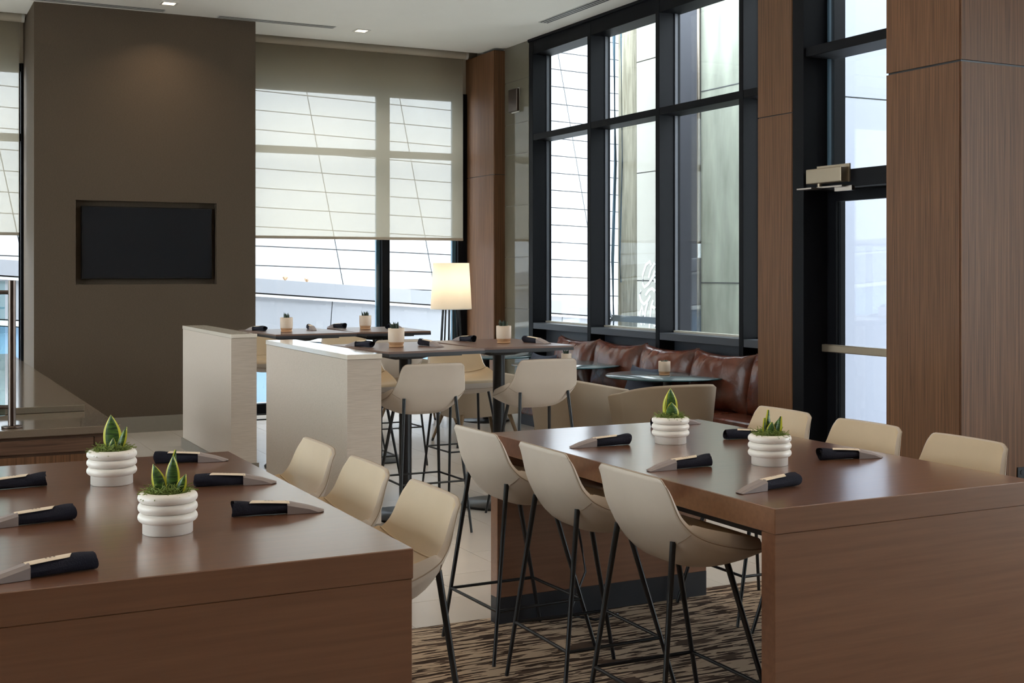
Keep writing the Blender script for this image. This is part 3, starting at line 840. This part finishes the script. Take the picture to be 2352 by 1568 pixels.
# ---- round lounge tables
def round_table(x, y, label):
    t = empty('round_table', (x, y, 0)); tag(t, label, 'table', 'round lounge tables along the bench')
    MB().lathe([(0, .728), (.54, .728), (.56, .732), (.564, .738), (.56, .744), (0, .744)], 64).build('tabletop', 'blue_glass_top', t)
    MB().lathe([(.557, .730), (.5655, .733), (.567, .738), (.5655, .742), (.561, .7435)], 64).build('bevelled_edge', 'glass_edge', t)
    MB().lathe([(0, .70), (.2, .70), (.2, .728), (0, .728)], 24).build('support_plate', 'black_metal', t)
    MB().tube([(0, 0, .02), (0, 0, .7)], .04, 18).build('column', 'black_metal', t)
    MB().lathe([(0, 0), (.27, 0), (.27, .015), (.05, .022), (0, .022)], 36).build('base_disc', 'black_metal', t)
round_table(6.375, 9.50, 'round glass-topped lounge table nearest the wooden pier, fully visible top')
round_table(6.22, 11.10, 'round glass-topped lounge table, middle of three along the leather bench')
round_table(6.08, 12.72, 'round glass-topped lounge table, farthest, half hidden behind the black column')

# ---- tub armchairs (face +x locally)
def tub_meshes():
    n = 30
    hx, hy = .36, .34
    path = []
    for k in range(n + 1):
        t = k / n
        # U path: front-left arm -> back -> front-right arm
        a = R(60) + t * R(240)
        ca, sa = math.cos(a), math.sin(a)
        e = 2 / 2.7
        path.append((hx * math.copysign(abs(ca) ** e, ca), hy * math.copysign(abs(sa) ** e, sa)))
    path[0] = (.34, hy); path[-1] = (.34, -hy)
    out_b, out_t, in_t, in_b, rim = [], [], [], [], []
    for (x, y) in path:
        u = max(0, min(1, (x + .36) / .70))
        zt = .80 - .13 * u ** 1.05
        fl_ = 1.06
        bz = .27 + .03 * u
        out_b.append((x * .90, y * .90, bz)); out_t.append((x * fl_, y * fl_, zt - .02))
        rim.append((x * (fl_ - .06), y * (fl_ - .06), zt)); in_t.append((x * (fl_ - .13), y * (fl_ - .13), zt - .03)); in_b.append((x * .78, y * .78, .42))
    rows = [out_b, [(a[0] * .4 + b[0] * .6, a[1] * .4 + b[1] * .6, a[2] * .5 + b[2] * .5) for a, b in zip(out_b, out_t)], out_t, rim, in_t, in_b]
    m = MB().grid(rows, smooth=True)
    for idx in (0, -1):
        m.add([r_[idx] for r_ in rows], [list(range(len(rows)))], 0, False)
    # bottom
    m.add([(p[0], p[1], p[2]) for p in out_b], [list(range(len(out_b)))], 0, False)
    shell = m
    seat = MB().box((-.26, -.27, .29), (.40, .27, .45), 0, .045)
    legs = []
    for sx in (-1, 1):
        for sy in (-1, 1):
            legs.append(MB().tube([(sx * .25, sy * .23, .30), (sx * .33, sy * .30, .03)], .022, 10, r2=.013).mesh('leg', 'oak_leg'))
    feet = []
    for sx in (-1, 1):
        for sy in (-1, 1):
            feet.append(MB().tube([(sx * .33, sy * .30, .03), (sx * .338, sy * .307, 0)], .014, 10, r2=.012).mesh('foot_cap', 'black_metal'))
    def fixm(mb, nm, mat):
        me = mb.mesh(nm, mat); bm = bmesh.new(); bm.from_mesh(me)
        bmesh.ops.recalc_face_normals(bm, faces=bm.faces); bm.to_mesh(me); bm.free(); return me
    return fixm(shell, 'tub_shell', 'tub_fabric'), fixm(seat, 'seat_cushion', 'tub_fabric'), legs, feet
tm = tub_meshes()
def tub(x, y, rz, label):
    t = empty('tub_armchair', (x, y, 0), rz); tag(t, label, 'armchair', 'tub armchairs at the round tables')
    link('tub_shell', tm[0], t); link('seat_cushion', tm[1], t)
    for a, b in zip(tm[2], tm[3]):
        l_ = link('leg', a, t); link('foot_cap', b, l_)
tub(5.40, 9.50, 0, 'taupe tub armchair in side view, left of the nearest round table')
tub(5.22, 11.15, 0, 'taupe tub armchair at the middle round table behind the bar stools')
tub(5.25, 12.72, 0, 'taupe tub armchair at the farthest round table near the lamp')
tub(5.68, 8.47, R(84), 'taupe tub armchair seen from behind, just beyond the right communal table')

# ---- leather bench with cushions
bn = empty('leather_bench', (6.5, 10.2, 0)); tag(bn, 'brown leather window bench below the tall right window', 'bench')
BY0, BY1 = 7.98, 12.3
bx('plinth', (-.20, BY0 - 10.2, 0), (.28, BY1 - 10.2, .12), 'frame_grey', bn)
bx('base', (-.24, BY0 - 10.2, .12), (.29, BY1 - 10.2, .31), 'brown_leather', bn, .02)
ns = 5
for k in range(ns):
    a = BY0 - 10.2 + (BY1 - BY0) * k / ns
    bx('seat_cushion', (-.26, a + .004, .31), (.29, a + (BY1 - BY0) / ns - .004, .455), 'brown_leather', bn, .035)

def pillow_mesh(name, w_, h_, t_, seed, mat, wr=1.0):
    rg = random.Random(seed)
    NU, NV = 26, 22
    ph = [rg.uniform(0, 6.28) for _ in range(8)]
    def pt(u, v, side):
        ed = (1 - abs(u) ** 3.2) * (1 - abs(v) ** 3.2)
        y = u * w_ / 2 * (1 - .05 * (1 - abs(v) ** 2) * abs(u)); z = v * h_ / 2 * (1 - (.17 if v > 0 else .04) * (1 - abs(u) ** 2.2) * abs(v))
        th = t_ / 2 * max(0, ed) ** .55
        # folds running down from the top seam
        top = max(0, v) ** 1.5
        fold = (math.sin(u * 13 + ph[0] + v * 3 + 1.2 * math.sin(u * 5 + ph[1])) + .6 * math.sin(u * 23 + ph[2] - v * 5)) * .012 * top * (1 - abs(v) ** 8)
        corner = math.sin(7 * (abs(u) + abs(v)) + ph[3]) * .006 * (abs(u * v)) ** 1.2
        bulge = .01 * math.sin(3 * u + ph[4]) * math.sin(2 * v + ph[5])
        x = side * (th + (wr * (fold + corner) + bulge) * (1 if ed > 0.02 else 0))
        return (x, y, z + h_ / 2)
    m = MB()
    f_ = [[pt(-1 + 2 * j / NU, -1 + 2 * i / NV, -1) for j in range(NU + 1)] for i in range(NV + 1)]
    b_ = [[pt(-1 + 2 * j / NU, -1 + 2 * i / NV, 1) for j in range(NU + 1)] for i in range(NV + 1)]
    m.grid(f_, flip=True); m.grid(b_)
    me = m.mesh(name, mat)
    bm = bmesh.new(); bm.from_mesh(me); bmesh.ops.remove_doubles(bm, verts=bm.verts, dist=1e-4); bmesh.ops.recalc_face_normals(bm, faces=bm.faces); bm.to_mesh(me); bm.free()
    return me
ords = ['nearest, partly behind the wooden pier', 'second from the wooden pier', 'middle one behind the grey pillow', 'fourth from the wooden pier', 'farthest, behind the high table corner']
for k in range(5):
    yc = (8.335, 9.135, 10.02, 10.905, 11.79)[k]
    o = link('back_cushion', pillow_mesh('back_cushion', .90 if k else .74, .56, .26, 11 + k, 'brown_leather'))
    o.location = (6.655, yc, .43); o.rotation_euler = (0, R(12), R(rnd.uniform(-3, 3)))
    tag(o, 'shiny brown leather back cushion on the bench, ' + ords[k], 'cushion', 'leather back cushions')
for (y, lb) in ((9.98, 'grey woven throw pillow beside the nearest round table'), (12.05, 'grey woven throw pillow at the far end of the bench')):
    o = link('throw_pillow', pillow_mesh('throw_pillow', .50, .36, .15, 40, 'navy_pillow', .2))
    o.location = (6.36, y, .45); o.rotation_euler = (0, R(20), R(4))
    tag(o, lb, 'pillow', 'grey throw pillows')

# ---- floor lamp
lp = empty('floor_lamp', (6.04, 13.6, 0)); tag(lp, 'floor lamp with white drum shade on a flared black wire stand', 'lamp')
MB().lathe([(.246, 1.236), (.232, 1.5), (.215, 1.787)], 48).build('lamp_shade', 'lamp_cloth', lp)
MB().lathe([(.247, 1.236), (.247, 1.244), (.243, 1.244)], 48).build('shade_rim', 'white_plastic', lp)
for k in range(14):
    a = 2 * math.pi * k / 14
    MB().tube([(math.cos(a) * .10, math.sin(a) * .10, 1.28), (math.cos(a) * .125, math.sin(a) * .125, .85), (math.cos(a) * .17, math.sin(a) * .17, .02)], .0075, 6).build('rod', 'black_metal', lp)
MB().lathe([(.09, 1.27), (.11, 1.27), (.11, 1.285), (.09, 1.285)], 24).build('top_ring', 'black_metal', lp)
MB().lathe([(0, 0), (.19, 0), (.19, .02), (0, .02)], 32).build('base_disc', 'black_metal', lp)
MB().lathe([(0, 1.42), (.03, 1.44), (.035, 1.48), (.02, 1.53), (0, 1.54)], 16).build('bulb', 'downlight_lens', lp)
MB().tube([(0, 0, 1.27), (0, 0, 1.43)], .01, 8).build('stem', 'black_metal', lp)
pt_ = bpy.data.lights.new('lamp_bulb', 'POINT'); pt_.energy = 3.4; pt_.color = (1, .86, .68); pt_.shadow_soft_size = .06
po = bpy.data.objects.new('lamp_light', pt_); po.location = (0, 0, 1.58); col.objects.link(po); po.parent = lp

# ---- wall outlet
ot = empty('wall_outlet', (6.748, 5.868, .33)); tag(ot, 'black wall outlet low on the walnut wall at the right edge', 'outlet')
bx('cover_plate', (-.04, -.008, -.06), (.04, 0, .06), 'outlet_black', ot, .002)
for zz in (-.026, .026):
    MB().tube([(0, -.008, zz), (0, -.012, zz)], .016, 14).build('socket', 'kick_black', ot)

# ---- power cord under the right table
cdm = MB().tube([(3.02, 5.31, .80), (3.03, 5.31, .62), (3.02, 5.30, .50), (3.05, 5.30, .36), (3.07, 5.29, .22), (3.0, 5.27, .10), (2.94, 5.22, .04), (3.05, 5.16, .018), (3.2, 5.2, .018)], .006, 8).build('power_cord', 'kick_black')
tag(cdm, 'black power cord hanging on the far leg panel under the right table', 'cord')

# ================================================================== TABLE ITEMS
# ---- ribbed pots with snake plants
prof = [(0, 0), (.072, 0), (.0745, .002), (.0745, .034)]
for k in range(3):
    zc = .050 + .0295 * k
    for q in range(9):
        a = R(-84 + 168 * q / 8)
        prof.append((.0735 + .0155 * math.cos(a), zc + .0155 * math.sin(a)))
prof += [(.070, .1255), (.062, .124), (.060, .112), (0, .108)]
pot_me = MB().lathe(prof, 56).mesh('ribbed_pot', 'ceramic_white')
def strand_mesh(seed, n, rad):
    rg = random.Random(seed); m = MB()
    for _ in range(n):
        a = rg.uniform(0, 6.28); r_ = rad * math.sqrt(rg.uniform(0, 1))
        p = Vector((math.cos(a) * r_, math.sin(a) * r_, rg.uniform(0, .008)))
        pts = [p]
        d = Vector((rg.uniform(-1, 1), rg.uniform(-1, 1), rg.uniform(.2, 1.2)))
        for k in range(4):
            p = p + d.normalized() * .0115
            d += Vector((rg.uniform(-1, 1), rg.uniform(-1, 1), rg.uniform(-1.0, .3)))
            pts.append(p.copy())
        m.tube(pts, .0013, 3, caps=False)
    return m.mesh('moss', 'moss')
moss_me = strand_mesh(3, 460, .057)
def leaf_mesh(length, width, bend, cup, twist):
    NV = 16
    us = [-1, -.74, -.35, 0, .35, .74, 1]
    front, back = [], []
    for i in range(NV + 1):
        v = i / NV
        wv = width * (math.sin(math.pi * min(1, (v * .82 + .18))) ** .75) * (1 if v < .99 else .02)
        if v > .55: wv *= 1 - ((v - .55) / .45) ** 2.2 * .35
        cz = v * length; cx = bend * v * v
        rf, rb = [], []
        for u in us:
            a = twist * v
            x = cx + cup * width * u * u * (1 - v * .3); y = u * wv
            X = x * math.cos(a) - y * math.sin(a); Y = x * math.sin(a) + y * math.cos(a)
            rf.append((X, Y, cz)); rb.append((X - .0016, Y, cz))
        front.append(rf); back.append(rb)
    m = MB()
    nc = len(us)
    for (rows, fl_) in ((front, False), (back, True)):
        o = len(m.v); m.v += [p for r_ in rows for p in r_]
        for i in range(NV):
            for j in range(nc - 1):
                q = [o + i * nc + j, o + i * nc + j + 1, o + (i + 1) * nc + j + 1, o + (i + 1) * nc + j]
                m.f.append(q[::-1] if fl_ else q); m.mi.append(1 if j in (0, nc - 2) else 0); m.sm.append(True)
    me = m.mesh('leaf', ['leaf_green', 'leaf_margin'])
    return me
# leaf: (length, half width, bend, cup, twist, azimuth deg, tilt deg, offset radius)
# leaf: (length, half width, bend, cup, twist, facing deg, lean deg, right offset, depth offset)
PL = {
 'L1': [(.142, .033, .010, .35, .25, 4, -3, .002, .006), (.105, .017, .012, .6, .2, -28, 20, .018, .0), (.062, .014, .0, .5, 0, 10, 4, .004, -.012)],
 'L2': [(.126, .0225, .006, .4, .1, 2, 2, .012, -.004), (.140, .019, .0, .5, .5, 35, 5, .010, .014), (.104, .021, .02, .5, .3, 14, -13, -.010, -.014), (.076, .017, .008, .5, .2, -24, 24, .026, -.006)],
 'R1': [(.150, .036, .0, .35, .1, -6, 1, .0, .012), (.128, .013, -.01, .6, .4, 40, -5, -.012, .0), (.086, .036, .006, .4, 0, 3, 1, .004, -.016)],
 'R2': [(.115, .022, .012, .5, .5, 30, 9, -.004, .006), (.096, .024, .01, .6, -.5, -35, 15, .012, .0), (.085, .016, .0, .6, .3, 50, -5, -.016, -.004), (.07, .02, .0, .5, -.3, 10, 4, .002, -.014)],
}
pots = [('L1', .744, 4.736, 'white ribbed pot with snake plant on the left table, the farther one'),
        ('L2', .754, 3.777, 'white ribbed pot with four-leaf snake plant on the left table, the nearer one'),
        ('R1', 3.179, 4.713, 'white ribbed pot with upright snake plant on the right table, the farther one'),
        ('R2', 3.185, 4.013, 'white ribbed pot with dark curled snake plant on the right table, the nearer one')]
POTS = {'L1': 1.0, 'L2': .98, 'R1': .955, 'R2': .975}
for key, x, y, lb in pots:
    t = empty('snake_plant_pot', (x, y, TZ)); tag(t, lb, 'potted plant', 'ribbed pots with snake plants'); s_ = POTS[key]
    link('pot', pot_me, t)
    MB().lathe([(0, .109), (.0605, .109)], 24).build('soil', 'soil', t)
    ms = link('moss', moss_me, t); ms.location = (0, 0, .111); ms.rotation_euler = (0, 0, rnd.uniform(0, 6)); ms['kind'] = 'stuff'
    for (ln, wd, bd, cu, tw, fa, le, ox, oy) in PL[key]:
        l_ = link('leaf', leaf_mesh(ln, wd, bd, cu, tw), t)
        l_.location = (ox * .893 + oy * .45, -ox * .45 + oy * .893, .108)
        l_.rotation_euler = (R(le), 0, R(90 - YAW + fa))
    t.scale = (s_, s_, s_)

# ---- small two-tone succulent pots
sp_lo = MB().lathe([(0, .012), (.042, .012), (.046, .018), (.052, .034)], 32).mesh('clay_base', 'pot_terracotta')
sp_hi = MB().lathe([(.052, .034), (.0535, .06), (.0535, .122), (.0515, .124), (.048, .122), (.047, .108), (0, .108)], 32).mesh('glazed_pot', 'pot_glaze')
sp_sa = MB().lathe([(0, 0), (.044, 0), (.0485, .004), (.0485, .013), (.045, .013), (0, .012)], 32).mesh('saucer', 'pot_terracotta')
def spike_me(seed, n, spread):
    rg = random.Random(seed); m = MB()
    for k in range(n):
        a = rg.uniform(0, 6.28); r_ = rg.uniform(.0, .026); t_ = rg.uniform(.1, 1) * spread
        h_ = rg.uniform(.038, .062)
        m.tube([(math.cos(a) * r_, math.sin(a) * r_, 0), (math.cos(a) * (r_ + t_ * .4), math.sin(a) * (r_ + t_ * .4), h_ * .6), (math.cos(a) * (r_ + t_), math.sin(a) * (r_ + t_), h_)], [.006, .0045, .0006], 5)
    return m.mesh('succulent_leaves', 'succulent')
sps = [(3.079, 10.41, 1.17, 1.0, 'two-tone clay pot with succulent on the back high table, left one by the window'),
       (3.848, 10.558, 1.17, 1.0, 'two-tone clay pot with succulent on the back high table, in front of the dark mullion'),
       (3.136, 7.989, 1.17, 1.05, 'two-tone clay pot with succulent on the front high table, left one'),
       (4.001, 8.072, 1.17, 1.02, 'two-tone clay pot with succulent on the front high table, right one before the wood column'),
       (6.113, 10.917, .744, .98, 'two-tone clay pot with succulent on the middle round table'),
       (6.351, 9.514, .744, 1.02, 'two-tone clay pot with flat rosette succulent on the nearest round table'),
       (6.226, 12.923, .744, 1.0, 'two-tone clay pot on the farthest round table below the high tabletop')]
for k, (x, y, z, s_, lb) in enumerate(sps):
    t = empty('succulent_pot', (x, y, z), rnd.uniform(0, 6)); tag(t, lb, 'potted plant', 'small two-tone succulent pots')
    link('glazed_pot', sp_hi, t); link('clay_base', sp_lo, t); link('saucer', sp_sa, t)
    q = link('succulent_leaves', spike_me(60 + k, 26 if k != 5 else 22, .02 if k != 5 else .032), t); q.location = (0, 0, .106)
    if k == 5: q.scale = (1.1, 1.1, .5)
    t.scale = (s_,) * 3

# ---- rolled napkins in paper sleeves
def napkin_meshes(seed):
    rg = random.Random(seed)
    # local: roll end at x = 0, sleeve tip at x = .285
    NU, NX = 22, 14
    rows = []
    p1, p2 = rg.uniform(0, 6), rg.uniform(0, 6)
    for i in range(NX + 1):
        x = .175 * i / NX
        ry = .024 - .004 * (x / .175); rz = (.0205 + .0015 * math.sin(x * 40 + p1)) * (1 - .30 * (x / .175) ** 1.4)
        row = []
        for j in range(NU + 1):
            a = 2 * math.pi * j / NU
            wob = 1 + .05 * math.sin(3 * a + x * 22 + p1) + .03 * math.sin(5 * a - x * 31 + p2)
            row.append((x + .004 * math.sin(a * 2 + p2) * (1 - i / NX), math.cos(a) * ry * wob, max(.0012, rz + math.sin(a) * rz * wob)))
        rows.append(row)
    m = MB().grid(rows, smooth=True, flip=True)
    m.add(rows[-1][:-1], [list(range(NU))], 0)
    # rolled end: spiral
    sp = []
    for q in range(46):
        a = q * .33 + p2; r_ = 1 - q / 48
        sp.append((.0035 * (1 - r_), math.cos(a) * .0235 * r_, .0205 + math.sin(a) * .0195 * r_))
    vs, fs = [], []
    for q, p in enumerate(sp):
        vs += [p, (p[0] + .02, p[1], p[2])]
        if q: fs.append((2 * q - 2, 2 * q - 1, 2 * q + 1, 2 * q))
    m.add(vs, fs, 0, True)
    m.add([(.012, p[1], p[2]) for p in rows[0][:-1]], [list(range(NU))[::-1]], 0)
    nap = m.mesh('napkin', 'napkin_cloth')
    # sleeve: folded paper that narrows to the tip
    x0, x1 = .165, .285
    sl = MB()
    A_ = [(x0, -.0255, .001), (x0, -.0265, .026), (x0, -.010, .0345), (x0, .016, .0345), (x0, .0265, .027), (x0, .0255, .001)]
    M_ = [(.235, -.0255, .001), (.235, -.026, .012), (.235, -.010, .019), (.235, .015, .019), (.235, .026, .012), (.235, .0255, .001)]
    B_ = [(x1 - .024, -.0255, .001), (x1 - .022, -.0255, .0022), (x1 - .004, -.010, .0035), (x1, .015, .0035), (x1 - .004, .0255, .0022), (x1 - .006, .0255, .001)]
    sl.grid([A_, M_, B_], smooth=False, flip=True)
    sl.add(A_[:1] + M_[:1] + B_[:1] + B_[-1:] + M_[-1:] + A_[-1:], [(0, 1, 2, 3, 4, 5)], 0)
    th = .0012
    sl.grid([[(p[0], p[1] * .96, max(.0006, p[2] - th)) for p in r_] for r_ in (A_, M_, B_)], smooth=False)
    slv = sl.mesh('paper_sleeve', 'sleeve_paper')
    # band: cream paper strip lying along the top of the roll
    bd = MB()
    rr = []
    for i in range(7):
        x = .055 + .118 * i / 6
        zt = .0425 - .0085 * (x / .175) ** 1.5
        rr.append([(x + .006 * (k - 1) * (1 if i == 0 else 0), -.019 + .0115 * k, zt - (.0035 if k in (0, 3) else 0)) for k in range(4)])
    bd.grid(rr, flip=True); bd.grid([[(p[0], p[1], p[2] - .0008) for p in r_] for r_ in rr])
    bnd = bd.mesh('paper_band', 'band_paper')
    pr = MB()
    for k in range(3):
        x = .098 + .010 * k; zt = .0425 - .0085 * (x / .175) ** 1.5 + .0006
        pr.add([(x, -.005, zt), (x + .005, -.005, zt), (x + .005, .004, zt), (x, .004, zt)], [(0, 1, 2, 3)])
    prn = pr.mesh('print_mark', 'print_ink')
    return nap, slv, bnd, prn
nms = [napkin_meshes(s_) for s_ in (1, 2, 3, 4)]
def napkin(k, a, b, z, label, sc=1.0):
    ang = math.atan2(b[1] - a[1], b[0] - a[0])
    t = empty('rolled_napkin', (a[0], a[1], z), ang); tag(t, label, 'napkin', 'rolled navy napkins')
    nap, slv, bnd, prn = nms[k % 4]
    link('napkin', nap, t); link('paper_sleeve', slv, t); b_ = link('paper_band', bnd, t); link('print_mark', prn, b_)
    t.scale = (sc, sc, sc * 1.12)
LN = [((.975, 5.15), (1.265, 5.09), 'farthest on the right side of the left table'), ((1.0, 4.53), (1.27, 4.48), 'middle on the right side of the left table'),
      ((.985, 3.925), (1.275, 3.88), 'nearest on the right side of the left table'),
      ((.521, 4.797), (.235, 4.78), 'farthest on the left side of the left table'), ((.531, 4.109), (.24, 4.08), 'middle on the left side of the left table'),
      ((.491, 3.405), (.197, 3.351), 'nearest on the left side of the left table'),
      ((2.985, 4.755), (2.69, 4.785), 'farthest on the left side of the right table'), ((2.94, 4.085), (2.64, 4.09), 'middle on the left side of the right table'),
      ((2.955, 3.57), (2.65, 3.535), 'nearest on the left side of the right table'),
      ((3.475, 4.70), (3.75, 4.64), 'middle on the right side of the right table, behind the nearer pot'), ((3.441, 4.013), (3.72, 3.955), 'nearest on the right side of the right table'),
      ((3.43, 5.24), (3.73, 5.25), 'at the far end of the right table, behind the farther pot')]
for k, (a, b, lb) in enumerate(LN):
    napkin(k, a, b, TZ, 'rolled navy napkin, ' + lb, 1.03)
BN = [((2.95, 10.62), (2.86, 10.9), 'far left on the back high table by the television wall'), ((3.40, 10.80), (3.36, 10.52), 'with pale sleeve towards the camera, middle of the back high table'),
      ((3.74, 10.80), (3.68, 11.08), 'dark, near the mullion pot on the back high table'), ((4.03, 10.48), (4.22, 10.66), 'behind the front left clay pot, right end of the back high table'),
      ((2.97, 8.02), (2.89, 8.3), 'left end of the front high table beside the partition cap'), ((3.37, 8.12), (3.41, 7.84), 'middle of the front high table with sleeve towards the camera'),
      ((3.87, 8.30), (3.84, 8.54), 'far side of the front high table before the lamp stand'), ((4.20, 8.13), (4.25, 7.86), 'right end of the front high table with sleeve towards the camera')]
for k, (a, b, lb) in enumerate(BN):
    napkin(k + 1, a, b, 1.17, 'rolled napkin, ' + lb)
